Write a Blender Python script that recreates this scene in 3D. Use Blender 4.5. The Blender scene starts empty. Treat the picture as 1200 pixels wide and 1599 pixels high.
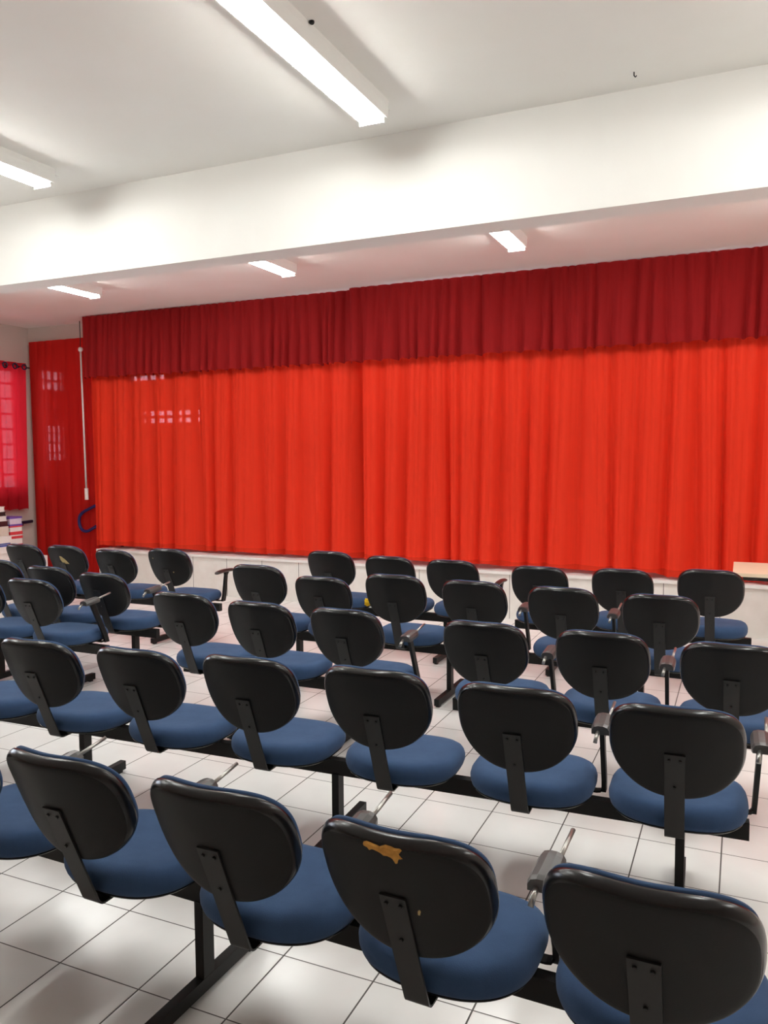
import bpy, bmesh, math, random, bisect
from mathutils import Vector, Matrix
random.seed(7)
S = bpy.context.scene
COL = S.collection
PI = math.pi

# ------------------------------------------------------------------ camera, world, exposure
cd = bpy.data.cameras.new('camera')
cam = bpy.data.objects.new('camera', cd)
COL.objects.link(cam)
cd.sensor_fit = 'HORIZONTAL'
cd.sensor_width = 36.0
cd.lens = 36.0 * 1249.0916 / 1200.0
cd.clip_start = 0.05
cam.matrix_world = Matrix((
    (0.91228098, -0.02352403, 0.40888878, 0.0),
    (0.40951048, 0.06866626, -0.90971760, 0.0),
    (-0.00667664, 0.99736230, 0.07227626, 1.67265),
    (0, 0, 0, 1)))
S.camera = cam

TUBE = 88.0          # emission of the fluorescent tubes
SKY = 10.0            # daylight outside the windows
world = bpy.data.worlds.new('daylight')
S.world = world
world.use_nodes = True
wb = world.node_tree.nodes['Background']
wb.inputs[0].default_value = (0.86, 0.90, 1.0, 1)
wb.inputs[1].default_value = SKY
S.view_settings.view_transform = 'Standard'
S.view_settings.look = 'None'
S.view_settings.gamma = 1.0
S.view_settings.use_curve_mapping = False
S.view_settings.exposure = 0.12
S.cycles.use_denoising = True
S.cycles.max_bounces = 10
S.cycles.diffuse_bounces = 6
S.cycles.transparent_max_bounces = 16
S.cycles.sample_clamp_indirect = 8.0
S.cycles.caustics_reflective = False
S.cycles.caustics_refractive = False

# ------------------------------------------------------------------ material helpers
def srgb(r, g, b):
    f = lambda c: (c / 12.92) if c <= 0.04045 else ((c + 0.055) / 1.055) ** 2.4
    return (f(r / 255), f(g / 255), f(b / 255), 1)

class NT:
    def __init__(self, name):
        self.m = bpy.data.materials.new(name)
        self.m.use_nodes = True
        self.t = self.m.node_tree
        self.t.nodes.clear()
        self.out = self.n('ShaderNodeOutputMaterial')
    def n(self, typ, **kw):
        x = self.t.nodes.new(typ)
        for k, v in kw.items():
            setattr(x, k, v)
        return x
    def l(self, a, b):
        self.t.links.new(a, b)
    def math(self, op, a, b=None, c=None):
        x = self.n('ShaderNodeMath', operation=op)
        for i, v in enumerate((a, b, c)):
            if v is None: continue
            if isinstance(v, (int, float)): x.inputs[i].default_value = v
            else: self.l(v, x.inputs[i])
        return x.outputs[0]
    def mix(self, f, a, b):
        x = self.n('ShaderNodeMix', data_type='RGBA')
        for s, v in ((x.inputs[0], f), (x.inputs[6], a), (x.inputs[7], b)):
            if isinstance(v, (int, float, tuple)): s.default_value = v
            else: self.l(v, s)
        return x.outputs[2]
    def noise(self, scale, detail=3, vec=None, rough=0.5):
        x = self.n('ShaderNodeTexNoise')
        x.inputs['Scale'].default_value = scale
        x.inputs['Detail'].default_value = detail
        x.inputs['Roughness'].default_value = rough
        if vec is not None: self.l(vec, x.inputs['Vector'])
        return x.outputs[0]
    def ramp(self, fac, lo, hi):
        x = self.n('ShaderNodeMapRange')
        x.inputs[1].default_value = lo
        x.inputs[2].default_value = hi
        self.l(fac, x.inputs[0])
        return x.outputs[0]
    def obj(self):
        return self.n('ShaderNodeTexCoord').outputs['Object']
    def bsdf(self, color=None, rough=0.5, metal=0.0, spec=0.5, normal=None):
        b = self.n('ShaderNodeBsdfPrincipled')
        if isinstance(color, tuple): b.inputs['Base Color'].default_value = color
        elif color is not None: self.l(color, b.inputs['Base Color'])
        if isinstance(rough, (int, float)): b.inputs['Roughness'].default_value = rough
        else: self.l(rough, b.inputs['Roughness'])
        b.inputs['Metallic'].default_value = metal
        b.inputs['Specular IOR Level'].default_value = spec
        if normal is not None: self.l(normal, b.inputs['Normal'])
        return b
    def bump(self, h, strength=0.2, dist=0.01):
        x = self.n('ShaderNodeBump')
        x.inputs['Strength'].default_value = strength
        x.inputs['Distance'].default_value = dist
        self.l(h, x.inputs['Height'])
        return x.outputs[0]
    def done(self, shader):
        self.l(shader, self.out.inputs[0])
        return self.m

def plain(name, col, rough=0.5, metal=0.0, spec=0.5, var=0.08, scale=20, bump=0.0, bscale=200):
    t = NT(name)
    n = t.noise(scale, 4, t.obj())
    d = tuple(c * (1 - var) for c in col[:3]) + (1,)
    u = tuple(min(1, c * (1 + var)) for c in col[:3]) + (1,)
    c = t.mix(n, d, u)
    nm = t.bump(t.noise(bscale, 2, t.obj()), bump, 0.002) if bump else None
    return t.done(t.bsdf(c, rough, metal, spec, nm).outputs[0])

TILE = 0.33
def tile_floor():
    t = NT('white_floor_tile')
    o = t.obj()
    sp = t.n('ShaderNodeSeparateXYZ'); t.l(o, sp.inputs[0])
    def cell(s, off):
        u = t.math('DIVIDE', t.math('SUBTRACT', s, off), TILE)
        fr = t.math('FRACT', u)
        d = t.math('MINIMUM', fr, t.math('SUBTRACT', 1.0, fr))
        return d, t.math('FLOOR', u)
    dx, ix = cell(sp.outputs[0], -6.1409 * TILE)
    dy, iy = cell(sp.outputs[1], 10.6589 * TILE)
    gx = t.math('LESS_THAN', dx, 0.0085)
    gy = t.math('LESS_THAN', dy, 0.0065)
    g = t.math('MAXIMUM', gx, gy)
    edge = t.math('MINIMUM', dx, dy)
    cm = t.n('ShaderNodeCombineXYZ'); t.l(ix, cm.inputs[0]); t.l(iy, cm.inputs[1])
    wn = t.n('ShaderNodeTexWhiteNoise'); t.l(cm.outputs[0], wn.inputs[0])
    mott = t.ramp(t.noise(3.5, 4, o, 0.5), 0.15, 0.95)
    base = t.mix(mott, (0.77, 0.755, 0.735, 1), (0.91, 0.905, 0.89, 1))
    base = t.mix(t.math('MULTIPLY', wn.outputs[0], 0.22), base, (0.70, 0.68, 0.66, 1))
    col = t.mix(g, base, (0.075, 0.066, 0.060, 1))
    rough = t.math('ADD', t.math('MULTIPLY', g, 0.5), t.math('ADD', 0.17, t.math('MULTIPLY', t.noise(9, 3, o), 0.09)))
    h = t.math('ADD', t.math('MULTIPLY', t.ramp(edge, 0.0, 0.02), 1.0), t.math('MULTIPLY', t.noise(70, 2, o), 0.10))
    return t.done(t.bsdf(col, rough, 0, 0.5, t.bump(h, 0.12, 0.004)).outputs[0])

def riser_tile():
    t = NT('white_riser_tile')
    o = t.obj()
    sp = t.n('ShaderNodeSeparateXYZ'); t.l(o, sp.inputs[0])
    u = t.math('FRACT', t.math('DIVIDE', t.math('SUBTRACT', sp.outputs[0], -6.063), 0.4915))
    d = t.math('MINIMUM', u, t.math('SUBTRACT', 1.0, u))
    g = t.math('LESS_THAN', d, 0.008)
    n = t.ramp(t.noise(6, 4, o), 0.3, 0.8)
    base = t.mix(n, (0.74, 0.71, 0.66, 1), (0.83, 0.81, 0.77, 1))
    col = t.mix(g, base, (0.25, 0.23, 0.21, 1))
    return t.done(t.bsdf(col, 0.28).outputs[0])

def paint(name, col, stain=0.15):
    t = NT(name)
    o = t.obj()
    n = t.ramp(t.noise(1.3, 5, o, 0.6), 0.35, 0.8)
    c2 = (col[0] * 0.93, col[1] * 0.90, col[2] * 0.86, 1)
    c = t.mix(t.math('MULTIPLY', n, stain * 3), col, c2)
    nm = t.bump(t.noise(90, 3, o), 0.06, 0.003)
    return t.done(t.bsdf(c, 0.75, 0, 0.3, nm).outputs[0])

def cloth(name, col, trans, clear, hem=None, dark=None):
    """Thin red curtain fabric: diffuse front, part of the light passes through the weave."""
    t = NT(name)
    o = t.obj()
    mp = t.n('ShaderNodeMapping'); mp.inputs['Scale'].default_value = (60, 60, 1.2)
    t.l(o, mp.inputs[0])
    n = t.noise(1.0, 4, mp.outputs[0])
    c = t.mix(n, tuple(x * 0.86 for x in col[:3]) + (1,), col)
    if hem is not None:                     # stitched double hem: its weaker backlight is put into a darker red
        sh = t.n('ShaderNodeSeparateXYZ'); t.l(o, sh.inputs[0])
        c = t.mix(t.math('LESS_THAN', sh.outputs[2], hem), c, tuple(x * 0.72 for x in col[:3]) + (1,))
    b = t.bsdf(c, 0.7, 0, 0.06)
    tr = t.n('ShaderNodeBsdfTranslucent'); t.l(c, tr.inputs[0])
    tp = t.n('ShaderNodeBsdfTransparent'); tp.inputs[0].default_value = (1.0, 0.72, 0.80, 1)
    m1 = t.n('ShaderNodeMixShader'); m2 = t.n('ShaderNodeMixShader')
    if hem is None:
        m1.inputs[0].default_value = trans; m2.inputs[0].default_value = clear
    else:                                   # the doubled hem lets little light through
        sp = t.n('ShaderNodeSeparateXYZ'); t.l(o, sp.inputs[0])
        f = t.math('GREATER_THAN', sp.outputs[2], hem)
        t.l(t.math('ADD', t.math('MULTIPLY', f, trans * 0.62), trans * 0.38), m1.inputs[0])
        t.l(t.math('MULTIPLY', f, clear), m2.inputs[0])
    t.l(b.outputs[0], m1.inputs[1]); t.l(tr.outputs[0], m1.inputs[2])
    t.l(m1.outputs[0], m2.inputs[1]); t.l(tp.outputs[0], m2.inputs[2])
    return t.done(m2.outputs[0])

def emit(name, col, strength):
    t = NT(name)
    e = t.n('ShaderNodeEmission')
    e.inputs[0].default_value = col
    e.inputs[1].default_value = strength
    return t.done(e.outputs[0])

def pane(name):
    t = NT(name)
    tp = t.n('ShaderNodeBsdfTransparent'); tp.inputs[0].default_value = (0.93, 0.95, 0.96, 1)
    gl = t.n('ShaderNodeBsdfGlossy'); gl.inputs['Roughness'].default_value = 0.03
    fr = t.n('ShaderNodeFresnel'); fr.inputs[0].default_value = 1.4
    m = t.n('ShaderNodeMixShader')
    t.l(fr.outputs[0], m.inputs[0]); t.l(tp.outputs[0], m.inputs[1]); t.l(gl.outputs[0], m.inputs[2])
    return t.done(m.outputs[0])

def fabric(name, a, b):
    t = NT(name)
    o = t.obj()
    n = t.ramp(t.noise(9, 5, o, 0.65), 0.25, 0.8)
    c = t.mix(n, a, b)
    w = t.noise(420, 2, o)
    c = t.mix(t.math('MULTIPLY', w, 0.35), c, tuple(x * 0.6 for x in a[:3]) + (1,))
    bb = t.bsdf(c, 0.9, 0, 0.06, t.bump(w, 0.25, 0.002))
    bb.inputs['Sheen Weight'].default_value = 0.06
    return t.done(bb.outputs[0])

M = {}
M['floor'] = tile_floor()
M['riser'] = riser_tile()
M['ceiling'] = paint('off_white_ceiling_paint', (0.88, 0.87, 0.83, 1))
M['beam'] = paint('white_beam_paint', (0.88, 0.865, 0.83, 1), 0.1)
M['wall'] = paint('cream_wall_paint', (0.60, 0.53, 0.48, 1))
M['stage_edge'] = plain('white_stage_edge', (0.80, 0.78, 0.75, 1), 0.4)
M['stage_top'] = plain('stage_boards', (0.52, 0.45, 0.38, 1), 0.5)
M['curtain'] = cloth('scarlet_curtain_cloth', (0.93, 0.052, 0.022, 1), 0.20, 0.028, 0.575)
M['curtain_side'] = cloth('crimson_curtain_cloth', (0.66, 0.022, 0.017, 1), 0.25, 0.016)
M['curtain_wall'] = cloth('pinkish_red_curtain_cloth', (0.46, 0.012, 0.020, 1), 0.40, 0.010)
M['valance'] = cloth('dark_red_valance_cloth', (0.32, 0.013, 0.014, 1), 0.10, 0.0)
M['black'] = plain('black_moulded_plastic', (0.0150, 0.0147, 0.0148, 1), 0.45, 0, 0.12, 0.12, 6, 0.10, 350)
M['rim'] = plain('black_edge_trim', (0.006, 0.006, 0.007, 1), 0.24, 0, 0.4, 0.05)
M['blue'] = fabric('blue_seat_fabric', (0.035, 0.067, 0.138, 1), (0.053, 0.098, 0.190, 1))
M['metal'] = plain('black_painted_steel', (0.0105, 0.0098, 0.0095, 1), 0.45, 0, 0.2, 0.1)
M['bar'] = plain('worn_black_steel_bar', (0.0195, 0.019, 0.0188, 1), 0.42, 0, 0.25, 0.15)
M['bolt'] = plain('dark_bolt_steel', (0.006, 0.006, 0.006, 1), 0.35, 0.4)
M['grey_pad'] = plain('grey_arm_plastic', (0.055, 0.054, 0.053, 1), 0.30, 0, 0.5, 0.1)
M['dark_pad'] = plain('dark_arm_plastic', (0.022, 0.017, 0.016, 1), 0.38)
M['chrome'] = plain('satin_steel_rod', (0.35, 0.34, 0.32, 1), 0.30, 0.85)
M['foam'] = plain('orange_yellow_foam', (0.50, 0.25, 0.06, 1), 0.95, 0, 0.1, 0.5, 60, 0.4, 120)
M['foam_pale'] = plain('pale_tan_foam', (0.42, 0.33, 0.16, 1), 0.95, 0, 0.1, 0.3, 60)
M['foam_yellow'] = plain('bright_yellow_foam', (0.6, 0.38, 0.02, 1), 0.9, 0, 0.1, 0.2, 60)
M['lamp_white'] = plain('white_lamp_enamel', (0.85, 0.84, 0.81, 1), 0.35, 0, 0.5, 0.02)
M['tube'] = emit('fluorescent_tube_light', (0.985, 1.0, 0.965, 1), TUBE)
M['white_plastic'] = plain('white_plastic', (0.82, 0.79, 0.76, 1), 0.35, 0, 0.5, 0.02)
M['navy'] = plain('navy_blue_enamel', (0.016, 0.020, 0.13, 1), 0.32, 0, 0.5, 0.1)
M['dark_navy'] = plain('dark_navy_enamel', (0.012, 0.012, 0.045, 1), 0.35)
M['cream_top'] = plain('cream_table_laminate', (0.80, 0.66, 0.48, 1), 0.4, 0, 0.4, 0.05)
M['dark_frame'] = plain('dark_table_frame', (0.02, 0.014, 0.013, 1), 0.4)
M['pane'] = pane('window_glass')
M['window_frame'] = plain('grey_window_frame', (0.30, 0.29, 0.29, 1), 0.5)
for k, c in dict(page_white=(0.80, 0.77, 0.74), page_cream=(0.66, 0.58, 0.50), page_lilac=(0.66, 0.58, 0.68), cover_dark=(0.035, 0.018, 0.016),
                 cover_maroon=(0.07, 0.014, 0.016), cover_blue=(0.05, 0.10, 0.42), cover_purple=(0.16, 0.08, 0.36), cover_red=(0.62, 0.05, 0.06)).items():
    M[k] = plain(k + '_paper', c + (1,), 0.6, 0, 0.3, 0.06, 30)

# ------------------------------------------------------------------ mesh helpers
def box(bm, x0, x1, y0, y1, z0, z1, mat=0):
    v = [bm.verts.new(p) for p in ((x0, y0, z0), (x1, y0, z0), (x1, y1, z0), (x0, y1, z0), (x0, y0, z1), (x1, y0, z1), (x1, y1, z1), (x0, y1, z1))]
    for q in ((3, 2, 1, 0), (4, 5, 6, 7), (0, 1, 5, 4), (1, 2, 6, 5), (2, 3, 7, 6), (3, 0, 4, 7)):
        f = bm.faces.new([v[i] for i in q]); f.material_index = mat
    return v

def tube(bm, pts, r, seg=12, caps=True, sx=1.0, up=None):
    """Round bar along a polyline."""
    pts = [Vector(p) for p in pts]
    rings = []
    prev = None
    for i, p in enumerate(pts):
        a = pts[max(0, i - 1)]; b = pts[min(len(pts) - 1, i + 1)]
        d = (b - a).normalized()
        if prev is None:
            ref = Vector((0, 0, 1)) if abs(d.z) < 0.9 else Vector((1, 0, 0))
            s = d.cross(ref).normalized()
        else:
            s = (prev - d * prev.dot(d)).normalized()
        prev = s
        w = d.cross(s)
        rings.append([bm.verts.new(p + s * math.cos(2 * PI * k / seg) * r + w * math.sin(2 * PI * k / seg) * r) for k in range(seg)])
    for a, b in zip(rings, rings[1:]):
        for k in range(seg):
            bm.faces.new((a[k], a[(k + 1) % seg], b[(k + 1) % seg], b[k])).smooth = True
    if caps:
        bm.faces.new(rings[0][::-1]); bm.faces.new(rings[-1])

def strap(bm, pts, width, th, axis=Vector((1, 0, 0))):
    """Flat bar: a polyline in the plane across `axis`, given a width along axis and a thickness."""
    pts = [Vector(p) for p in pts]
    rows = []
    for i, p in enumerate(pts):
        a = pts[max(0, i - 1)]; b = pts[min(len(pts) - 1, i + 1)]
        d = (b - a).normalized()
        n = d.cross(axis).normalized()
        h = axis * width / 2
        rows.append([bm.verts.new(q) for q in (p - h, p + h, p + h + n * th, p - h + n * th)])
    for a, b in zip(rows, rows[1:]):
        for k in range(4):
            bm.faces.new((a[k], a[(k + 1) % 4], b[(k + 1) % 4], b[k]))
    bm.faces.new(rows[0][::-1]); bm.faces.new(rows[-1])

def mesh(name, bm, mats, bevel=0.0, smooth=False, seg=2):
    if bevel:
        bmesh.ops.bevel(bm, geom=[e for e in bm.edges if len(e.link_faces) == 2 and e.calc_face_angle(0) > 0.6], offset=bevel, segments=seg, profile=0.6, affect='EDGES')
    bmesh.ops.recalc_face_normals(bm, faces=bm.faces)
    if smooth:
        for f in bm.faces: f.smooth = True
    me = bpy.data.meshes.new(name)
    bm.to_mesh(me); bm.free()
    for m in (mats if isinstance(mats, (list, tuple)) else [mats]):
        me.materials.append(M[m])
    return me

def obj(name, me, parent=None, loc=(0, 0, 0), rz=0.0):
    o = bpy.data.objects.new(name, me)
    COL.objects.link(o)
    o.location = loc
    o.rotation_euler = (0, 0, rz)
    if parent is not None: o.parent = parent
    return o

def tag(o, label, cat, group=None):
    o['label'] = label; o['category'] = cat
    if group: o['group'] = group
    return o

def structure(name, bm, mats, bevel=0.0):
    o = obj(name, mesh(name, bm, mats, bevel))
    o['kind'] = 'structure'
    return o

def empty(name, loc=(0, 0, 0), rz=0.0):
    o = bpy.data.objects.new(name, None)
    o.empty_display_size = 0.2
    COL.objects.link(o)
    o.location = loc; o.rotation_euler = (0, 0, rz)
    return o

# ------------------------------------------------------------------ the room
XL, XR, YB, YR, ZC = -9.12, 3.6, -3.0, 9.25, 3.445
b = bmesh.new(); box(b, XL - 0.2, XR + 0.2, YB - 0.2, YR + 0.2, -0.12, 0.0); structure('floor', b, 'floor')
b = bmesh.new(); box(b, XL - 0.2, XR + 0.2, YB - 0.2, YR + 0.2, ZC, ZC + 0.15); structure('ceiling', b, 'ceiling')
b = bmesh.new(); box(b, XL, XR, 4.20, 4.40, 2.895, ZC + 0.02); structure('trim_1', b, 'beam', 0.012)
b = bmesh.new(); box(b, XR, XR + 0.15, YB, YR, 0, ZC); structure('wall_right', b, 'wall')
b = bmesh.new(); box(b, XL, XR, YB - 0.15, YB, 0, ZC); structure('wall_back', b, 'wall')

def holed_wall(name, axis, pos, th, a0, a1, z0, z1, holes):
    """Upright wall with rectangular window openings; holes = (a0, a1, z0, z1)."""
    As = sorted({a0, a1, *[h[0] for h in holes], *[h[1] for h in holes]})
    Zs = sorted({z0, z1, *[h[2] for h in holes], *[h[3] for h in holes]})
    bm = bmesh.new()
    for i in range(len(As) - 1):
        for j in range(len(Zs) - 1):
            ca, cz = (As[i] + As[i + 1]) / 2, (Zs[j] + Zs[j + 1]) / 2
            if any(h[0] < ca < h[1] and h[2] < cz < h[3] for h in holes): continue
            if axis == 'x': box(bm, As[i], As[i + 1], pos, pos + th, Zs[j], Zs[j + 1])
            else: box(bm, pos - th, pos, As[i], As[i + 1], Zs[j], Zs[j + 1])
    bmesh.ops.remove_doubles(bm, verts=bm.verts, dist=1e-5)
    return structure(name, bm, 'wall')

def window(n, axis, pos, h, cols, rows, bar=0.025, uneven=False):
    """Barred window filling the opening h of a wall."""
    a0, a1, z0, z1 = h
    bm = bmesh.new()
    def put(p, q, r, s, d0, d1):
        if axis == 'x': box(bm, p, q, pos + d0, pos + d1, r, s)
        else: box(bm, pos - d1, pos - d0, p, q, r, s)
    e = 0.035
    put(a0, a1, z0, z0 + e, .03, .09); put(a0, a1, z1 - e, z1, .03, .09)
    put(a0, a0 + e, z0, z1, .03, .09); put(a1 - e, a1, z0, z1, .03, .09)
    for k in range(1, cols):
        x = a0 + (a1 - a0) * (k + (random.uniform(-0.22, 0.22) if uneven else 0)) / cols
        w = bar * (random.uniform(0.6, 3.0) if uneven else 1)
        put(x - w / 2, x + w / 2, z0, z1, .045, .075)
    for k in range(1, rows):
        z = z0 + (z1 - z0) * k / rows; put(a0, a1, z - bar / 2, z + bar / 2, .045, .075)
    w = obj('window_%d' % n, mesh('window_frame', bm, 'window_frame'))
    w['kind'] = 'structure'
    g = bmesh.new()
    if axis == 'x': box(g, a0 + .01, a1 - .01, pos + .058, pos + .062, z0 + .01, z1 - .01)
    else: box(g, pos - .062, pos - .058, a0 + .01, a1 - .01, z0 + .01, z1 - .01)
    obj('pane', mesh('pane', g, 'pane'), w)

H_left = [(6.43, 8.06, 1.22, 2.87), (3.4, 5.4, 1.22, 2.87), (8.47, 8.95, 2.59, 2.93), (8.49, 8.93, 1.58, 2.15)]
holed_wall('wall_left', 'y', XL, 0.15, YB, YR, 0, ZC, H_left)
window(1, 'y', XL, H_left[0], 6, 8)
window(2, 'y', XL, H_left[1], 7, 8)
window(3, 'y', XL, H_left[2], 4, 2)
window(4, 'y', XL, H_left[3], 5, 4)
H_rear = [(-8.13, -7.46, 2.71, 2.85), (-7.94, -6.86, 2.10, 2.34),
          (-5.2, -1.6, 2.86, 3.3), (-0.6, 2.6, 2.86, 3.3)]
YW = 9.10
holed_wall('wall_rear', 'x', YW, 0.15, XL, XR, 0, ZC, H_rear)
for k, (h, c, r) in enumerate(zip(H_rear, (4, 7, 12, 10), (1, 2, 2, 2))):
    window(5 + k, 'x', YW, h, c, r, 0.04, k < 2)
# head wall above the side curtain, beside the stage opening
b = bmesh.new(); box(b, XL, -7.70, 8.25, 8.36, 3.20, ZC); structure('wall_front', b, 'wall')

# raised stage
b = bmesh.new(); box(b, -7.55, XR, 7.83, YW, 0.0, 0.452); st = structure('stage_riser_wall', b, 'riser')
b = bmesh.new(); box(b, -7.57, XR, 7.805, YW, 0.452, 0.482); structure('stage_floor_slab', b, ['stage_edge'], 0.004)

# ------------------------------------------------------------------ fluorescent lamps
def lamp_parts():
    L = 1.30
    bm = bmesh.new()                                   # trapezoid housing, wide side on the ceiling
    w0, w1, h = 0.086, 0.078, 0.085
    prof = [(-w0, 0.0), (w0, 0.0), (w0 - 0.004, -0.03), (w1, -h), (-w1, -h), (-w0 + 0.004, -0.03)]
    e0 = [bm.verts.new((x, -L / 2, z)) for x, z in prof]
    e1 = [bm.verts.new((x, L / 2, z)) for x, z in prof]
    for k in range(6): bm.faces.new((e0[k], e0[(k + 1) % 6], e1[(k + 1) % 6], e1[k]))
    bm.faces.new(e0[::-1]); bm.faces.new(e1)
    housing = mesh('lamp_housing', bm, 'lamp_white', 0.003)
    bm = bmesh.new()
    tube(bm, [(0, -L / 2 + 0.03, 0), (0, L / 2 - 0.03, 0)], 0.0165, 12)
    tb = mesh('lamp_tube', bm, 'tube')
    bm = bmesh.new()
    box(bm, -0.068, 0.068, -0.010, 0.010, -0.026, 0.004)
    so = mesh('lamp_socket', bm, 'lamp_white', 0.003)
    bm = bmesh.new()
    tube(bm, [(0, 0, 0), (0, 0.045, -0.003)], 0.004, 8)
    sp = mesh('end_clip', bm, 'lamp_white')
    return L, housing, tb, so, sp
LL, HOUS, TUBEM, SOCK, CLIP = lamp_parts()
def lamp(x, yend, label, group):
    y = yend - LL / 2
    r = empty('ceiling_lamp', (x, y, ZC))
    tag(r, label, 'lamp', group)
    h = obj('lamp_housing', HOUS, r)
    for sx in (-0.046, 0.046):
        obj('lamp_tube', TUBEM, r, (sx, 0, -0.0870))
    for sy in (-1, 1):
        obj('lamp_socket', SOCK, r, (0, sy * (LL / 2 - 0.018), -0.086))
    obj('end_clip', CLIP, r, (0.07, LL / 2 - 0.005, -0.03))
    return r
seen = {(-1.755, 0): 'large fluorescent ceiling lamp above the seats, before the ceiling beam',
        (-4.01, 0): 'fluorescent ceiling lamp before the beam, cut off by the picture edge',
        (-6.30, 1): 'fluorescent lamp behind the beam, nearest the side wall with books',
        (-3.93, 1): 'fluorescent lamp behind the beam, middle one of three over the stage front',
        (-1.75, 1): 'short bright fluorescent lamp behind the beam, nearest the big lamp'}
for zone, yend in ((0, 3.81), (1, 6.62)):
    for x in ((-6.32, -4.01, -1.755, 0.55, 2.7) if zone != 1 else (-6.30, -3.93, -1.75, 0.5, 2.7)):
        lb = seen.get((x, zone))
        lm = lamp(x, yend, lb or 'fluorescent ceiling lamp outside the picture, like the others in its line', 'fluorescent lamps on the ceiling')
        if (x, zone) == (-1.755, 0):
            lb2 = bmesh.new(); bmesh.ops.create_uvsphere(lb2, u_segments=14, v_segments=8, radius=0.011)
            obj('latch', mesh('latch', lb2, 'metal', 0, True), lm, (0.097, -0.16, -0.004))['label'] = 'small dark latch on the lamp side'
# small latch on the big lamp, hook on the ceiling
b = bmesh.new(); tube(b, [(0, 0, 0), (0, 0, -0.016), (0.006, 0, -0.024), (0.012, 0, -0.018)], 0.0028, 8)
tag(obj('ceiling_hook', mesh('ceiling_hook', b, 'metal'), None, (-0.51, 4.02, ZC)), 'tiny dark hook screwed into the ceiling before the beam', 'hook')

# ------------------------------------------------------------------ curtains
def rnd_folds(length, wmin, wmax, rng):
    xs = [0.0]
    while xs[-1] < length: xs.append(xs[-1] + rng.uniform(wmin, wmax))
    amp = [rng.uniform(0.45, 1.0) for _ in xs]
    ph = [rng.uniform(-0.15, 0.15) for _ in xs]
    return xs, amp, ph
def fold(F, x):
    """Broad panels of cloth parted by narrow valleys."""
    xs, amp, ph = F
    i = max(0, min(len(xs) - 2, bisect.bisect_right(xs, x) - 1))
    t = max(0, min(1, (x - xs[i]) / (xs[i + 1] - xs[i])))
    v0, v1 = amp[i], amp[i + 1]
    valley = v0 * math.exp(-(t / 0.17) ** 2) + v1 * math.exp(-((1 - t) / 0.17) ** 2)
    return 0.55 + 3.0 * ph[i] * (t - 0.5) + 0.35 * math.sin(PI * t) - 1.5 * valley
def curtain(name, p0, p1, z0, z1, mat, seed, top, bot, nz=26, hemwave=0.012, step=0.011, zpow=1.0, drift=0.05, droop=None, tuck=None):
    """Pleated cloth between two floor-plan points; top/bot = (min width, max width, depth) of the folds."""
    rng = random.Random(seed)
    p0 = Vector(p0); p1 = Vector(p1)
    L = (p1 - p0).length; d = (p1 - p0) / L; n = Vector((d.y, -d.x))
    Ft = rnd_folds(L + 1, top[0], top[1], rng); Fb = rnd_folds(L + 1, bot[0], bot[1], rng)
    Fs = rnd_folds(L + 1, 0.5, 1.1, rng)
    nx = int(L / step)
    bm = bmesh.new()
    grid = []
    for j in range(nz + 1):
        s = j / nz                        # 0 at the top
        sm = s ** zpow
        row = []
        for i in range(nx + 1):
            x = L * i / nx
            sl = drift * fold(Fs, x) * s
            xx = max(0.0, x + sl)
            y = (1 - sm) * top[2] * fold(Ft, xx) + sm * bot[2] * fold(Fb, xx)
            y += 0.08 * bot[2] * fold(Ft, xx) * sm
            z = z1 + (z0 - z1) * s
            if j == nz: z += hemwave * fold(Fb, xx) + 0.4 * hemwave * fold(Fs, x)
            if droop:
                k = max(0.0, min(1.0, (x - droop[0]) / 0.12)); z -= droop[1] * k * k * s
            if tuck:                      # the end of the panel folds back behind its neighbour
                k = max(0.0, min(1.0, (x - (L - tuck[0])) / tuck[0])); y -= tuck[1] * k * k * (3 - 2 * k)
            q = p0 + d * x + n * y
            row.append(bm.verts.new((q.x, q.y, z)))
        grid.append(row)
    for j in range(nz):
        for i in range(nx):
            bm.faces.new((grid[j][i], grid[j][i + 1], grid[j + 1][i + 1], grid[j + 1][i])).smooth = True
    return obj(name, mesh(name, bm, mat))

c = curtain('stage_curtain', (-7.73, 7.965), (-3.75, 7.965), 0.508, 3.38, 'curtain', 11, (0.05, 0.13, 0.020), (0.15, 0.38, 0.074), 30, 0.015, 0.010, 0.5, 0.08, None, (0.30, 0.15))
tag(c, 'long red stage curtain panel with pale window glints, beside the white pull rod', 'curtain', 'red stage curtains')
c = curtain('stage_curtain', (-3.80, 7.90), (2.9, 7.90), 0.525, 3.38, 'curtain', 23, (0.05, 0.12, 0.018), (0.15, 0.36, 0.068), 30, 0.014, 0.010, 0.5, 0.08, (3.05, 0.03))
tag(c, 'long red stage curtain panel hanging behind the cream table end', 'curtain', 'red stage curtains')
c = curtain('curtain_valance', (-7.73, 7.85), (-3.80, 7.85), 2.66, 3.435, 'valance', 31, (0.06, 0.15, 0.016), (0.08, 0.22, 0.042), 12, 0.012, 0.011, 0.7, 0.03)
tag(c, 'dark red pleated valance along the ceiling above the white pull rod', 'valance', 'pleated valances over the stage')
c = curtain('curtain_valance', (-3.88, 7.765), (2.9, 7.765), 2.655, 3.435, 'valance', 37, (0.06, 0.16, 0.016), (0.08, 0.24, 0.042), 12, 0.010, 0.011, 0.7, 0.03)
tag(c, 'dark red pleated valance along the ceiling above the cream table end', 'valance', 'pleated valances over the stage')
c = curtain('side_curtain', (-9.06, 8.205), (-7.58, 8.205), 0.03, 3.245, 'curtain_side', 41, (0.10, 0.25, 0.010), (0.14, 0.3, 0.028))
tag(c, 'flat dark red curtain reaching the floor behind the blue handrail loop', 'curtain')
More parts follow.
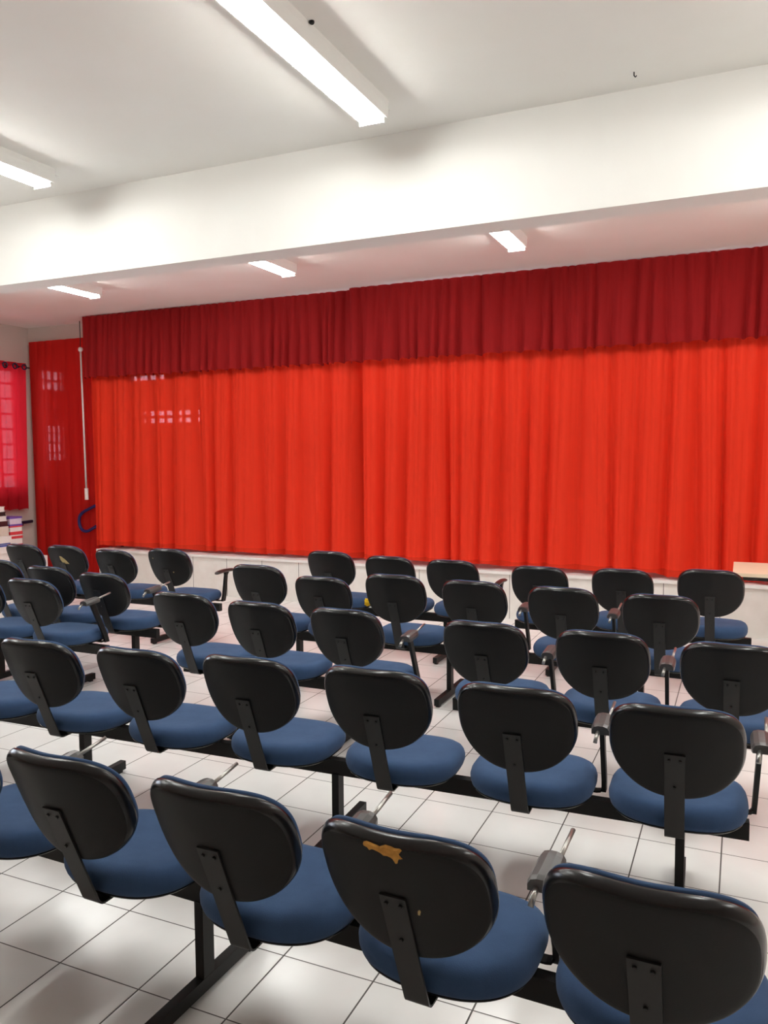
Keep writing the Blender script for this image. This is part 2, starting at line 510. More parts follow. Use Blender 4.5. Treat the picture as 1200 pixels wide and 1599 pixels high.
c = curtain('window_curtain', (-8.98, 6.0), (-8.98, 8.05), 0.95, 2.935, 'curtain_wall', 47, (0.14, 0.2, 0.035), (0.14, 0.22, 0.032), 20, 0.012, 0.010, 0.8, 0.02)
tag(c, 'red eyelet window curtain on the side wall above the book stacks', 'curtain')
for y in (7.70, 7.86, 8.01):
    b = bmesh.new()
    R, r = 0.034, 0.009
    ring = [[b.verts.new(((r * math.cos(v)), (R + r * math.sin(v)) * math.cos(u), (R + r * math.sin(v)) * math.sin(u))) for v in [2 * PI * k / 8 for k in range(8)]] for u in [2 * PI * k / 20 for k in range(20)]]
    for i in range(20):
        for k in range(8): b.faces.new((ring[i][k], ring[(i + 1) % 20][k], ring[(i + 1) % 20][(k + 1) % 8], ring[i][(k + 1) % 8])).smooth = True
    e = obj('eyelet', mesh('eyelet', b, 'dark_navy'), c, (-8.942, y, 2.882)); e['label'] = 'dark metal eyelet'
b = bmesh.new(); tube(b, [(-8.98, 5.9, 2.882), (-8.98, 8.13, 2.882)], 0.011, 10)
tag(obj('curtain_rod', mesh('curtain_rod', b, 'dark_frame')), 'dark rod threaded through the eyelets of the side wall curtain', 'curtain rod')

# white pull rod hanging at the edge of the stage curtain
r = empty('curtain_pull_rod', (-7.885, 7.99, 1.10)); tag(r, 'thin white pull rod hanging by the edge of the stage curtain', 'pull rod')
b = bmesh.new(); tube(b, [(0, 0, 0.12), (-0.02, 0, 1.93)], 0.012, 10); obj('rod', mesh('rod', b, 'white_plastic'), r)
b = bmesh.new(); tube(b, [(0.002, 0, 0.0), (0.002, 0, 0.005), (0.0, 0, 0.15)], 0.025, 12); obj('grip', mesh('grip', b, 'white_plastic', 0.004), r)
b = bmesh.new(); bmesh.ops.create_uvsphere(b, u_segments=14, v_segments=8, radius=0.032); obj('knob', mesh('knob', b, 'white_plastic', 0, True), r, (-0.02, 0, 1.955))
b = bmesh.new(); tube(b, [(-0.02, 0, 1.96), (-0.02, 0, 2.32)], 0.005, 8); obj('cord', mesh('cord', b, 'dark_frame'), r)

# blue handrail loop at the side steps of the stage
pts = []
def arc(cx, cz, R, a0, a1, n=8): return [(cx + R * math.cos(a0 + (a1 - a0) * k / n), cz + R * math.sin(a0 + (a1 - a0) * k / n)) for k in range(n + 1)]
top2 = Vector((-7.40, 1.155)); tl = Vector((-8.00, 0.925)); bl = Vector((-7.985, 0.660)); br = Vector((-7.40, 0.875))
path = [(-7.400, 1.160), (-7.785, 1.042), (-8.015, 0.955), (-8.095, 0.918), (-8.150, 0.872), (-8.170, 0.815), (-8.163, 0.745), (-8.130, 0.690), (-8.075, 0.664), (-8.005, 0.672), (-7.935, 0.705), (-7.785, 0.770), (-7.400, 0.890)]
sm = []
for i in range(len(path) - 1):
    P0 = Vector(path[max(0, i - 1)]); P1 = Vector(path[i]); P2 = Vector(path[i + 1]); P3 = Vector(path[min(len(path) - 1, i + 2)])
    for k in range(4):
        t = k / 4
        q = 0.5 * ((2 * P1) + (P2 - P0) * t + (2 * P0 - 5 * P1 + 4 * P2 - P3) * t * t + (3 * P1 - P0 - 3 * P2 + P3) * t ** 3)
        sm.append((q.x, 8.13, q.y))
sm.append((path[-1][0], 8.13, path[-1][1]))
b = bmesh.new(); tube(b, sm, 0.021, 12)
h = obj('handrail', mesh('handrail', b, 'navy')); tag(h, 'blue bent tube handrail loop sticking out beside the stage curtain', 'handrail')
b = bmesh.new(); tube(b, [(-7.43, 8.13, 0.478), (-7.43, 8.13, 1.15)], 0.02, 12); obj('post', mesh('post', b, 'navy'), h)

# dark blue rail on the side wall below the window curtain
r = empty('wall_rail', (-9.05, 7.98, 0.75)); tag(r, 'short dark navy rail on the beige side wall behind the book stacks', 'rail')
b = bmesh.new(); tube(b, [(0, -0.32, 0.0), (0, 0.16, 0.02)], 0.022, 10); obj('bar', mesh('bar', b, 'dark_navy'), r)
b = bmesh.new(); bmesh.ops.create_uvsphere(b, u_segments=14, v_segments=10, radius=0.045); obj('knob', mesh('knob', b, 'dark_navy', 0, True), r, (0.0, -0.12, -0.065))
b = bmesh.new(); box(b, -0.07, -0.01, -0.02, 0.02, -0.03, 0.03); obj('bracket', mesh('bracket', b, 'dark_frame'), r)

# ------------------------------------------------------------------ stage-front table
r = empty('table', (-0.055, 6.6, 0)); tag(r, 'cream topped table with dark frame before the stage curtain', 'table')
b = bmesh.new(); box(b, 0, 1.5, 0, 0.68, 0.725, 0.752); obj('tabletop', mesh('tabletop', b, 'cream_top', 0.004), r)
b = bmesh.new()
for (x0, x1, y0, y1) in ((0.07, 1.43, 0.56, 0.60),): box(b, x0, x1, y0, y1, 0.615, 0.655)
for x in (0.42, 1.04): box(b, x, x + 0.04, 0.08, 0.56, 0.615, 0.655)
for x in (0.42, 1.04): box(b, x, x + 0.04, 0.56, 0.60, 0.655, 0.725)
obj('frame', mesh('frame', b, 'dark_frame', 0.003), r)
for x in (0.42, 1.05):
    for y in (0.06, 0.60):
        b = bmesh.new(); box(b, x, x + 0.03, y, y + 0.03, 0, 0.725); obj('leg', mesh('leg', b, 'dark_frame', 0.003), r)
for x in (0.09, 0.22):
    b = bmesh.new(); box(b, x, x + 0.035, 0.535, 0.56, 0.655, 0.668); obj('clip', mesh('clip', b, 'white_plastic', 0.003), r)

# ------------------------------------------------------------------ cabinet with the stacked books
r = empty('low_cabinet', (-8.42, 6.82, 0)); tag(r, 'low white cabinet under the book stacks by the side wall', 'cabinet')
b = bmesh.new(); box(b, -0.50, 0.25, 0, 0.75, 0.04, 0.40); obj('body', mesh('body', b, 'white_plastic', 0.006), r)
b = bmesh.new(); box(b, -0.48, 0.23, 0.02, 0.73, 0.0, 0.04); obj('plinth', mesh('plinth', b, 'dark_frame'), r)
for x in (-0.48, -0.12):
    b = bmesh.new(); box(b, x, x + 0.35, -0.018, -0.001, 0.06, 0.385); d = obj('door', mesh('door', b, 'white_plastic', 0.003), r)
    b = bmesh.new(); box(b, x + 0.14, x + 0.20, -0.034, -0.018, 0.33, 0.342); obj('handle', mesh('handle', b, 'chrome', 0.002), d)
def book(x0, x1, y0, y1, z0, z1, cover, page, ct, label, group):
    """A thick volume lying flat: pages between two boards and a spine."""
    b = bmesh.new(); box(b, x0, x1, y0, y1, z0, z0 + ct); box(b, x0, x1, y0, y1, z1 - ct, z1); box(b, x0, x0 + ct, y0, y1, z0 + ct, z1 - ct)
    o = obj('book', mesh('book', b, cover, 0.001)); tag(o, label, 'book', group)
    b = bmesh.new(); box(b, x0 + ct, x1 - 0.006, y0 + 0.006, y1 - 0.006, z0 + ct, z1 - ct); obj('pages', mesh('pages', b, page), o)
def packet(x0, x1, y0, y1, z0, z1, mat, label, group):
    b = bmesh.new(); box(b, x0, x1, y0, y1, z0, z1)
    tag(obj('paper_packet', mesh('paper_packet', b, mat, 0.004)), label, 'paper packet', group)
g1, g2 = 'volumes in the tall stack', 'volumes in the short stack'
Y0, Y1 = 6.90, 7.14
packet(-8.72, -8.330, Y0, Y1, 0.400, 0.475, 'page_white', 'white paper packet at the bottom of the taller book stack', g1)
book(-8.72, -8.310, Y0, Y1, 0.475, 0.560, 'page_white', 'page_white', 0.006, 'thick white volume in the taller stack, just under the blue one', g1)
book(-8.72, -8.325, Y0, Y1, 0.560, 0.605, 'cover_blue', 'page_white', 0.019, 'blue volume in the taller book stack', g1)
packet(-8.72, -8.300, Y0, Y1, 0.605, 0.690, 'page_white', 'white packet in the taller stack, directly on the blue volume', g1)
packet(-8.72, -8.345, Y0, Y1, 0.690, 0.808, 'page_cream', 'thick beige paper block under the maroon book', g1)
book(-8.72, -8.345, Y0, Y1, 0.808, 0.872, 'cover_maroon', 'cover_maroon', 0.01, 'dark maroon book lying on the thick beige paper block', g1)
book(-8.72, -8.365, Y0, Y1, 0.872, 0.935, 'page_white', 'page_white', 0.005, 'white book between the maroon book and the dark brown one', g1)
book(-8.72, -8.380, Y0, Y1, 0.935, 0.987, 'cover_dark', 'cover_dark', 0.01, 'dark brown book just beneath the topmost white one', g1)
book(-8.72, -8.395, Y0, Y1, 0.987, 1.052, 'page_white', 'page_white', 0.004, 'white book on the very top of the taller stack', g1)
X0, X1, Y0, Y1 = -8.70, -8.355, 7.17, 7.36
packet(X0, X1, Y0, Y1, 0.400, 0.560, 'page_white', 'white paper packet at the bottom of the shorter stack', g2)
book(X0 + 0.02, X1, Y0, Y1, 0.560, 0.650, 'cover_red', 'page_white', 0.010, 'red and white volume low in the shorter stack', g2)
book(X0 + 0.01, X1, Y0, Y1, 0.650, 0.712, 'cover_red', 'page_white', 0.022, 'thinner red covered book under the purple one', g2)
book(X0, X1, Y0, Y1, 0.712, 0.800, 'cover_red', 'page_white', 0.016, 'white paged red book right under the purple volume', g2)
book(X0, X1, Y0, Y1, 0.800, 0.915, 'cover_purple', 'page_lilac', 0.022, 'purple covered volume on the top of the shorter stack', g2)

# ------------------------------------------------------------------ chairs
HW, HH, CURV, LEAN = 0.214, 0.179, 0.058, math.radians(22)
BACK_TOP, BACK_BOT_Y = 0.865, -0.308
ZMID = BACK_TOP - HH * math.cos(LEAN)
YMID = BACK_BOT_Y - HH * math.sin(LEAN)
NA = 112
def outline(hw, hh, nt, nb):
    """NA points evenly spaced along a rounded-rectangle outline (own roundness above and below)."""
    raw = []
    for k in range(2400):
        a = 2 * PI * k / 2400
        c, q = math.cos(a), math.sin(a)
        n = nt if q > 0 else nb
        raw.append((hw * math.copysign(abs(c) ** (2 / n), c), hh * math.copysign(abs(q) ** (2 / n), q)))
    acc = [0.0]
    for k in range(2400):
        p, r = raw[k], raw[(k + 1) % 2400]
        acc.append(acc[-1] + math.hypot(r[0] - p[0], r[1] - p[1]))
    out = []
    for k in range(NA):
        d = acc[-1] * k / NA
        i = min(2399, bisect.bisect_right(acc, d) - 1)
        t = (d - acc[i]) / max(1e-9, acc[i + 1] - acc[i])
        p, r = raw[i], raw[(i + 1) % 2400]
        out.append((p[0] + (r[0] - p[0]) * t, p[1] + (r[1] - p[1]) * t))
    return out
def back_pt(u, v, w):
    """(u across, v up the plate, w towards the sitter) -> chair space."""
    y = CURV * (u / HW) ** 2 + w
    return Vector((u, YMID + y * math.cos(LEAN) - v * math.sin(LEAN), ZMID + y * math.sin(LEAN) + v * math.cos(LEAN)))
BACK_OUT = outline(HW, HH, 2.9, 2.35)
SEAT_OUT = outline(0.238, 0.212, 3.3, 2.5)
def plate(rings, close0=True, close1=True, mats=None):
    bm = bmesh.new()
    R = []
    for (rho, w) in rings:
        R.append([bm.verts.new(back_pt(rho * BACK_OUT[k][0], rho * BACK_OUT[k][1], w)) for k in range(NA)])
    for i, (a, c) in enumerate(zip(R, R[1:])):
        for k in range(NA):
            f = bm.faces.new((a[k], a[(k + 1) % NA], c[(k + 1) % NA], c[k])); f.smooth = True
            if mats: f.material_index = mats[i]
    for ring, w, do in ((R[0], rings[0][1], close0), (R[-1], rings[-1][1], close1)):
        if do:
            cv = bm.verts.new(back_pt(0, 0, w))
            for k in range(NA): bm.faces.new((ring[k], ring[(k + 1) % NA], cv)).smooth = True
    return bm
shell_rings = [(0.25, 0.0), (0.5, 0.0), (0.72, 0.0), (0.86, 0.0), (0.925, 0.0005), (0.955, 0.0025), (0.98, 0.008), (0.995, 0.016), (1.0, 0.024), (0.994, 0.032), (0.975, 0.036), (0.9, 0.034), (0.5, 0.03)]
ME_SHELL = mesh('backrest', plate(shell_rings, mats=[0, 0, 0, 0, 0, 1, 1, 1, 1, 1, 0, 0]), ['black', 'rim'])
ME_CUSH = mesh('back_cushion', plate([(0.90, 0.0345), (0.955, 0.0365), (0.974, 0.042), (0.962, 0.050), (0.915, 0.056), (0.82, 0.060), (0.6, 0.062), (0.3, 0.063)]), 'blue')
# flat steel bar that carries the backrest and bends under the seat
def bar_mesh():
    bm = bmesh.new()
    up = back_pt(0, -0.005 + 0.0, 0.0)
    d = (back_pt(0, 1, 0) - back_pt(0, 0, 0)).normalized()
    n = (back_pt(0, 0, 1) - back_pt(0, 0, 0)).normalized()
    A = back_pt(0, 0.005, 0) - n * 0.0005
    B = A - d * ((A.z - 0.380) / d.z)
    pts = [A, A - d * 0.06, (A + B) / 2, B]
    for k in range(1, 7):                        # small bend radius
        t = k / 6 * (PI / 2 - LEAN + 0.0)
        a0 = LEAN
        R = 0.024
        ang = a0 + (PI / 2 - a0) * k / 6
        pts.append(B + Vector((0, R * (math.cos(a0) - math.cos(ang)), -R * (math.sin(ang) - math.sin(a0)))))
    e = pts[-1]
    pts.append(Vector((0, 0.045, e.z)))
    strap(bm, pts, 0.064, 0.0055)
    return mesh('back_support', bm, 'bar', 0.0012), A, d, n, e.z
ME_BAR, BA, BD, BN, BARZ = bar_mesh()
bm = bmesh.new(); tube(bm, [tuple(-BN * -0.001), tuple(-BN * 0.0085)], 0.0052, 10); ME_BOLT = mesh('bolt', bm, 'bolt')
bm = bmesh.new(); box(bm, -0.034, 0.034, 0, 0.004, 0, 0.006); ME_SLOT = mesh('slot', bm, 'bolt')
# seat cushion and its shell
def seat_rings(rings, close0=True, close1=True):
    bm = bmesh.new()
    R = []
    SW, SD = 0.238, 0.212
    for (rho, z) in rings:
        ring = []
        for k in range(NA):
            x, y = SEAT_OUT[k]
            ring.append(bm.verts.new((x * rho, y * rho - 0.022, z - (0.012 * max(0, (y * rho) / SD) ** 3))))
        R.append(ring)
    for a, c in zip(R, R[1:]):
        for k in range(NA): bm.faces.new((a[k], a[(k + 1) % NA], c[(k + 1) % NA], c[k])).smooth = True
    for ring, z, do in ((R[0], rings[0][1], close0), (R[-1], rings[-1][1], close1)):
        if do:
            cv = bm.verts.new((0, -0.022, z))
            for k in range(NA): bm.faces.new((ring[k], ring[(k + 1) % NA], cv)).smooth = True
    return bm
ME_SEAT = mesh('seat', seat_rings([(0.3, 0.462), (0.6, 0.465), (0.78, 0.466), (0.88, 0.463), (0.945, 0.454), (0.982, 0.441), (1.0, 0.425), (0.996, 0.409), (0.975, 0.395), (0.935, 0.386), (0.85, 0.3835)]), 'blue')
ME_SSHELL = mesh('seat_shell', seat_rings([(0.90, 0.3865), (0.940, 0.3855), (0.945, 0.382), (0.92, 0.377), (0.82, 0.372), (0.4, 0.371)]), 'rim')
bm = bmesh.new(); box(bm, -0.10, 0.10, -0.09, 0.12, BARZ + 0.0, 0.373); ME_MOUNT = mesh('seat_mount', bm, 'metal', 0.002)
BEAM_TOP = BARZ - 0.0005 - 0.0055
# arm with the bare mechanism of a writing tablet
def arm_tablet():
    bm = bmesh.new()
    strap(bm, [(0.05, 0.05, 0.366), (0.235, 0.05, 0.366), (0.25, 0.05, 0.369), (0.258, 0.05, 0.381)], 0.036, 0.006, Vector((0, 1, 0)))
    p = [(0.260, 0.062, 0.368), (0.262, 0.045, 0.42), (0.266, -0.065, 0.645), (0.266, -0.078, 0.672)]
    rows = []
    for q in p:
        q = Vector(q)
        rows.append([bm.verts.new(q + Vector(v)) for v in ((-0.0085, -0.019, 0), (0.0085, -0.019, 0), (0.0085, 0.019, 0), (-0.0085, 0.019, 0))])
    for a, c in zip(rows, rows[1:]):
        for k in range(4): bm.faces.new((a[k], a[(k + 1) % 4], c[(k + 1) % 4], c[k]))
    bm.faces.new(rows[0][::-1]); bm.faces.new(rows[-1])
    post = mesh('arm_post', bm, 'metal', 0.003)
    bm = bmesh.new()                                    # rounded grey shell, arched across x
    ny = 7
    R = []
    for j in range(ny + 1):
        y = -0.155 + 0.125 * j / ny
        k0 = 1.0 if 0 < j < ny else 0.9
        z = 0.676 + 0.012 * (j / ny)
        prof = [(-0.034, -0.016), (-0.034, 0.0), (-0.026, 0.013), (-0.010, 0.018), (0.010, 0.018), (0.026, 0.013), (0.034, 0.0), (0.034, -0.016)]
        R.append([bm.verts.new((0.270 + x * k0, y, z + zz * k0)) for x, zz in prof])
    for a, c in zip(R, R[1:]):
        for k in range(8): bm.faces.new((a[k], a[(k + 1) % 8], c[(k + 1) % 8], c[k]))
    bm.faces.new(R[0][::-1]); bm.faces.new(R[-1])
    pad = mesh('arm_pad', bm, 'grey_pad', 0.002)
    bm = bmesh.new()
    tube(bm, [(0.287, -0.06, 0.690), (0.290, 0.02, 0.705), (0.293, 0.075, 0.716)], 0.0062, 10)
    rod = mesh('pivot_rod', bm, 'chrome')
    bm = bmesh.new()
    tube(bm, [(0.262, -0.148, 0.672), (0.258, -0.175, 0.655), (0.256, -0.185, 0.64)], 0.0075, 10)
    pin = mesh('pivot_pin', bm, 'chrome')
    return post, pad, rod, pin
AT = arm_tablet()
def arm_plain():
    bm = bmesh.new()
    strap(bm, [(0.05, 0.08, 0.366), (0.235, 0.08, 0.366), (0.25, 0.08, 0.369), (0.262, 0.08, 0.381)], 0.04, 0.006, Vector((0, 1, 0)))
    rows = []
    for q, w in (((0.262, 0.08, 0.367), 0.022), ((0.272, 0.085, 0.42), 0.022), ((0.272, 0.115, 0.60), 0.017), ((0.272, 0.125, 0.622), 0.03)):
        q = Vector(q)
        rows.append([bm.verts.new(q + Vector(v)) for v in ((-0.010, -w, 0), (0.010, -w, 0), (0.010, w, 0), (-0.010, w, 0))])
    for a, c in zip(rows, rows[1:]):
        for k in range(4): bm.faces.new((a[k], a[(k + 1) % 4], c[(k + 1) % 4], c[k]))
    bm.faces.new(rows[0][::-1]); bm.faces.new(rows[-1])
    post = mesh('arm_post', bm, 'metal', 0.003)
    bm = bmesh.new()
    R = []
    for j in range(13):
        t = j / 12
        y = -0.05 + 0.30 * t
        k0 = min(1.0, math.sqrt(max(0.02, 1 - (2 * t - 1) ** 6)))
        zc = 0.630 + 0.010 * math.sin(PI * t)
        R.append([bm.verts.new((0.272 + 0.026 * k0 * math.cos(2 * PI * k / 12), y, zc + 0.016 * k0 * math.sin(2 * PI * k / 12))) for k in range(12)])
    for a, c in zip(R, R[1:]):
        for k in range(12): bm.faces.new((a[k], a[(k + 1) % 12], c[(k + 1) % 12], c[k])).smooth = True
    bm.faces.new(R[0][::-1]); bm.faces.new(R[-1])
    return post, mesh('arm_pad', bm, 'dark_pad')
AP = arm_plain()

def make_chair(arm=None):
    r = empty('auditorium_chair')
    s = obj('seat', ME_SEAT, r); obj('seat_shell', ME_SSHELL, s)
    k = obj('backrest', ME_SHELL, r); obj('back_cushion', ME_CUSH, k)
    p = obj('back_support', ME_BAR, r)
    for (dx, dv) in ((-0.017, 0.022), (0.017, 0.022), (0.0, 0.135)):
        q = BA - BD * dv - BN * 0.0055
        obj('bolt', ME_BOLT, p, (q.x + dx, q.y + BN.y * 0.003, q.z + BN.z * 0.003))
    obj('seat_mount', ME_MOUNT, r)
    if arm == 'tablet':
        a = obj('arm_post', AT[0], r)
        obj('arm_pad', AT[1], a); obj('pivot_rod', AT[2], a); obj('pivot_pin', AT[3], a)
    elif arm == 'plain':
        a = obj('arm_post', AP[0], r); obj('arm_pad', AP[1], a)
    return r
PROTO = {}
def chair(x, y, rz, dz, label, group, arm=None):
    if arm not in PROTO:
        o = PROTO[arm] = make_chair(arm)
    else:                                                     # copy the thing, its parts and their sub-parts
        src = PROTO[arm]
        o = src.copy(); COL.objects.link(o)
        for ch in src.children:
            if ch.get('extra'): continue
            cc = ch.copy(); COL.objects.link(cc); cc.parent = o; cc.location = (0, 0, 0)
            for gc in ch.children:
                if gc.get('extra'): continue
                d = gc.copy(); COL.objects.link(d); d.parent = cc
    o.location = (x, y, 0); o.rotation_euler = (0, 0, rz)
    for ch in o.children:
        if ch.name.split('.')[0] == 'backrest':
            ch.location = (0, -math.tan(LEAN) * (dz - 0.008), dz - 0.008)
    return tag(o, label, 'chair', group)

def patch(ch, cen, pts, mat, name, label, th=0.0035):
    """Worn-through spot: an irregular piece of foam lying on the back of the shell."""
    bk = [c for c in ch.children if c.name.split('.')[0] == 'backrest'][0]
    bm = bmesh.new()
    lo = [bm.verts.new(back_pt(cen[0] + u, cen[1] + v, 0.002)) for u, v in pts]
    hi = [bm.verts.new(back_pt(cen[0] + u * 0.86, cen[1] + v * 0.86, -th)) for u, v in pts]
    n = len(pts)
    for k in range(n): bm.faces.new((lo[k], lo[(k + 1) % n], hi[(k + 1) % n], hi[k]))
    f = bm.faces.new(hi); bmesh.ops.triangulate(bm, faces=[f])
    o = obj(name, mesh(name, bm, mat), bk); o['label'] = label; o['extra'] = 1
    return o

def seat_frame(x0, x1, y, posts, label, rz=0.0, pivot=0.0, far=0.27, near=0.27):
    """The black steel beam the seats are bolted to, on T-shaped legs."""
    r = empty('seat_beam', (pivot, y, 0), rz); tag(r, label, 'seat beam', 'steel beams that carry the seats')
    bm = bmesh.new(); box(bm, x0 - pivot, x1 - pivot, -0.02, 0.02, BEAM_TOP - 0.065, BEAM_TOP)
    obj('crossbar', mesh('crossbar', bm, 'metal', 0.004), r)
    for p in posts:
        bm = bmesh.new(); box(bm, p - pivot - 0.016, p - pivot + 0.016, -0.026, 0.026, 0.05, BEAM_TOP - 0.06)
        l = obj('leg', mesh('leg', bm, 'metal', 0.003), r)
        bm = bmesh.new(); box(bm, p - pivot - 0.017, p - pivot + 0.017, -near, far, 0.012, 0.056)
        box(bm, p - pivot - 0.013, p - pivot + 0.013, -near + 0.02, -near + 0.05, 0.0, 0.014)
        box(bm, p - pivot - 0.013, p - pivot + 0.013, far - 0.05, far - 0.02, 0.0, 0.014)
        obj('foot', mesh('foot', bm, 'metal', 0.003), l)
    return r

yA = lambda x: 1.913 - 0.024 * x
yBr = lambda x: 3.05 + 0.035 * x
rA, rB = math.atan(-0.024), math.atan(0.035)
G = ['chairs in the row nearest the camera', 'chairs in the second row', 'chairs in the third row', 'chairs in the fourth row', 'chairs in the row before the stage']
CH = {}
def put(key, x, y, dz, label, g, arm=None, rz=0.0):
    CH[key] = chair(x, y, rz + math.radians(random.uniform(-0.8, 0.8)), dz, label, G[g], arm)
put('A0', -2.255, yA(-2.255), 0.0, 'blue seat cut off by the picture edge, row closest to the camera', 0, 'tablet', rA)
put('A1', -1.711, yA(-1.713), -0.006, 'first fully visible black-backed chair in the row by the camera', 0, 'tablet', rA)
put('A2', -1.183, yA(-1.185), 0.001, 'black-backed chair over the steel foot in the row by the camera', 0, 'tablet', rA)
put('A3', -0.669, yA(-0.671), -0.010, 'black-backed chair with torn orange foam at the top of its back', 0, 'tablet', rA)
put('A4', -0.147, yA(-0.155), -0.005, 'biggest, closest black-backed chair, cut off by the bottom edge', 0, None, rA)
put('B0', -3.455, yBr(-3.455), 0.0, 'sliver of a blue seat at the picture edge, second row', 1, None, rB)
put('B1', -2.916, yBr(-2.9), -0.011, 'second-row chair whose black back just touches the picture edge', 1, None, rB)
put('B2', -2.360, yBr(-2.346), -0.004, 'second-row chair, second from the book end of its row', 1, None, rB)
put('B3', -1.807, yBr(-1.793), 0.016, 'second-row chair, third from the book end of its row', 1, None, rB)
put('B4', -1.256, yBr(-1.240), 0.022, 'second-row chair beside the visible black leg, behind the torn chair', 1, None, rB)
put('B5', -0.721, yBr(-0.707), 0.011, 'second-row chair with a grey arm mechanism, next to the last of its row', 1, 'tablet', rB)
put('B6', -0.194, yBr(-0.186), -0.003, 'last chair of the second row, with a black leg straight below its support', 1, 'tablet', rB)
put('Cl0', -4.86, 4.20, 0.0, 'third-row chair whose back is cut by the picture edge', 2, None)
put('Cl', -4.323, 4.200, -0.003, 'third-row chair with a raised grey arm, on the short bench by the side wall', 2, 'tablet')
put('C1', -2.979, 4.080, 0.015, 'third-row chair starting the middle bench, just past the gap', 2, None)
put('C2', -2.451, 4.080, -0.005, 'third-row chair in the middle of the three-seat middle bench', 2, None)
put('C3', -1.915, 4.080, -0.005, 'third-row chair ending the middle bench, with a leaning black arm post', 2, 'tablet')
put('C4', -1.128, 4.020, 0.002, 'third-row chair starting the bench nearest the cream table', 2, 'tablet')
put('C5', -0.575, 4.020, 0.002, 'third-row chair with a grey arm pad showing above the last second-row chair', 2, 'tablet')
put('C6', -0.023, 4.020, -0.004, 'third-row chair at the picture edge under the cream table', 2, None)
put('Dl0', -5.275, 4.750, 0.013, 'fourth-row chair at the picture edge before the book stacks', 3, None)
put('Dl1', -4.765, 4.750, -0.015, 'fourth-row chair in the middle of the bench by the book stacks', 3, 'tablet')
put('Dl2', -4.250, 4.750, -0.038, 'fourth-row chair ending the bench by the book stacks, black leg under it', 3, 'tablet')
put('D1', -3.134, 5.120, 0.033, 'fourth-row chair standing at the gap, first of its long bench', 3, None)
put('D2', -2.634, 5.120, -0.026, 'fourth-row chair sitting lower than its bench neighbours', 3, None)
put('D3', -2.080, 5.120, 0.023, 'fourth-row chair beside the yellow foam bit', 3, None)
put('D4', -1.535, 5.120, 0.013, 'fourth-row chair under the dark curved armrest, middle of the long bench', 3, 'tablet')
put('D5', -0.979, 5.120, 0.007, 'fourth-row chair next to the last on the long bench', 3, 'tablet')
put('D6', -0.418, 5.120, -0.002, 'last chair of the long fourth-row bench, toward the cream table', 3, None)
put('E1', -6.214, 5.800, -0.018, 'stage-side chair right before the white book stacks', 4, None)
put('E2', -5.675, 5.800, -0.008, 'stage-side chair with a tan triangular tear in its black back', 4, None)
put('E3', -5.101, 5.800, -0.024, 'stage-side chair before the blue handrail loop', 4, None)
put('E4', -4.494, 5.800, 0.013, 'stage-side chair with a brown armrest, ending the bench by the handrail', 4, 'plain')
put('E5', -3.092, 6.130, 0.015, 'stage-side chair with yellow foam showing on its seat', 4, None)
put('E6', -2.565, 6.130, -0.003, 'stage-side chair between the yellow foam seat and the chair with the curved armrest', 4, None)
put('E7', -2.040, 6.130, -0.008, 'stage-side chair with a dark curved armrest in the middle of the room', 4, 'plain')
put('E8', -1.357, 6.130, -0.022, 'stage-side chair starting the bench nearest the cream table', 4, None)
put('E9', -0.766, 6.130, -0.010, 'stage-side chair in the middle of the bench nearest the cream table', 4, None)
put('E10', -0.182, 6.130, 0.017, 'stage-side chair standing right before the cream table end', 4, None)

# torn spots
patch(CH['A3'], (0.001, 0.158), [(-0.0510, 0.0047), (-0.0463, 0.0105), (-0.0374, 0.0156), (-0.0282, 0.0149), (-0.0170, 0.0125), (-0.0058, 0.0106), (0.0034, 0.0156), (0.0089, 0.0191), (0.0221, 0.0172), (0.0295, 0.0135), (0.0408, 0.0140), (0.0456, 0.0091), (0.0425, 0.0047), (0.0422, 0.0029), (0.0365, 0.0016), (0.0423, -0.0090), (0.0459, -0.0140), (0.0419, -0.0127), (0.0357, -0.0172), (0.0333, -0.0222), (0.0306, -0.0312), (0.0294, -0.0277), (0.0255, -0.0172), (0.0208, -0.0125), (0.0119, -0.0094), (0.0018, -0.0108), (-0.0051, -0.0047), (-0.0115, -0.0018), (-0.0238, 0.0016), (-0.0288, 0.0015), (-0.0374, -0.0047), (-0.0425, 0.0034)], 'foam', 'torn_patch', 'ragged orange foam patch')
patch(CH['E2'], (0.030, 0.035), [(-0.040, 0.055), (-0.015, 0.050), (0.02, 0.015), (0.045, -0.03), (0.01, -0.028), (-0.025, -0.02), (-0.042, 0.02)], 'foam_pale', 'torn_patch', 'tan triangular foam patch', 0.003)
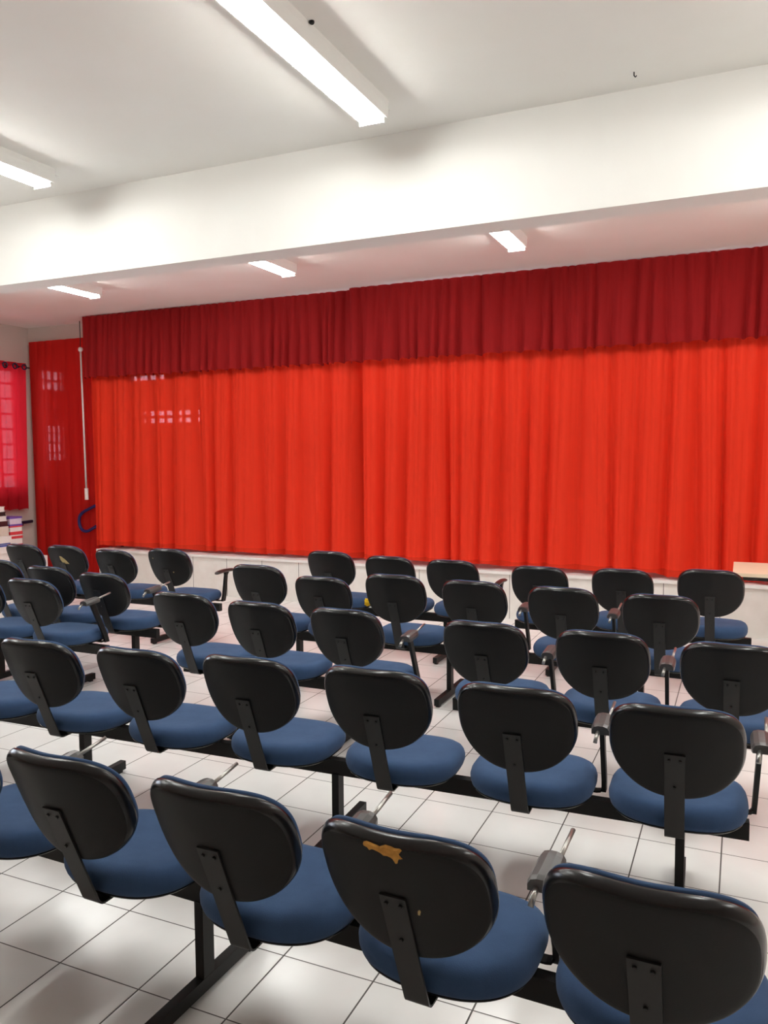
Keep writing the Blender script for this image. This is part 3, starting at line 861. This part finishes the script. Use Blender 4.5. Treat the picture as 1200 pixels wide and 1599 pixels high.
patch(CH['A3'], (0.055, -0.016), [(-0.004, -0.008), (0.001, -0.009), (0.005, 0.004), (0.003, 0.010), (-0.002, 0.006)], 'foam_pale', 'scuff_mark', 'small pale scuff', 0.0012)
for u, v in ((-0.12, 0.09), (0.07, -0.03)):
    patch(CH['E4'], (u, v), [(-0.006, -0.004), (0.004, -0.005), (0.006, 0.003), (-0.003, 0.006)], 'foam_pale', 'chip_mark', 'pale chip in the black plastic', 0.0015)
b = bmesh.new(); bmesh.ops.create_icosphere(b, subdivisions=3, radius=0.04)
for v in b.verts: v.co += v.co.normalized() * random.uniform(-0.006, 0.006); v.co.z *= 0.8
st5 = [c for c in CH['E5'].children if c.name.startswith('seat') and not c.name.startswith('seat_mount')][0]
o = obj('foam_bit', mesh('foam_bit', b, 'foam_yellow', 0, True), st5, (0.215, -0.10, 0.425)); o['label'] = 'bright yellow foam bulging out of the seat'

seat_frame(-3.1, 0.42, yA(-1.2), (-2.88, -1.50, -0.10), 'steel beam and legs carrying the row of chairs by the camera', rA, -1.2)
seat_frame(-3.78, 0.05, yBr(-1.5), (-2.97, -1.575, -0.180), 'steel beam and legs carrying the second row of chairs', rB, -1.5)
seat_frame(-5.15, -4.00, 4.20, (-4.40, -5.05), 'steel beam and leg of the short third-row bench by the side wall')
seat_frame(-3.24, -1.62, 4.08, (-2.72, -2.08), 'steel beam and legs of the three-seat middle bench, third row')
seat_frame(-1.40, 0.35, 4.02, (-1.12, -0.17), 'steel beam and legs of the third-row bench nearest the cream table')
seat_frame(-5.5, -4.02, 4.75, (-5.2, -4.24), 'steel beam and legs of the fourth-row bench by the book stacks')
seat_frame(-3.40, -0.16, 5.12, (-3.0, -1.81, -0.55), 'steel beam and legs of the long fourth-row bench')
seat_frame(-6.5, -4.20, 5.80, (-6.1, -4.75), 'steel beam and legs of the stage-side bench before the handrail')
seat_frame(-3.36, -1.78, 6.13, (-2.9, -2.2), 'steel beam and legs of the stage-side bench in the middle of the room')
seat_frame(-1.62, 0.08, 6.13, (-1.3, -0.25), 'steel beam and legs of the stage-side bench nearest the cream table')
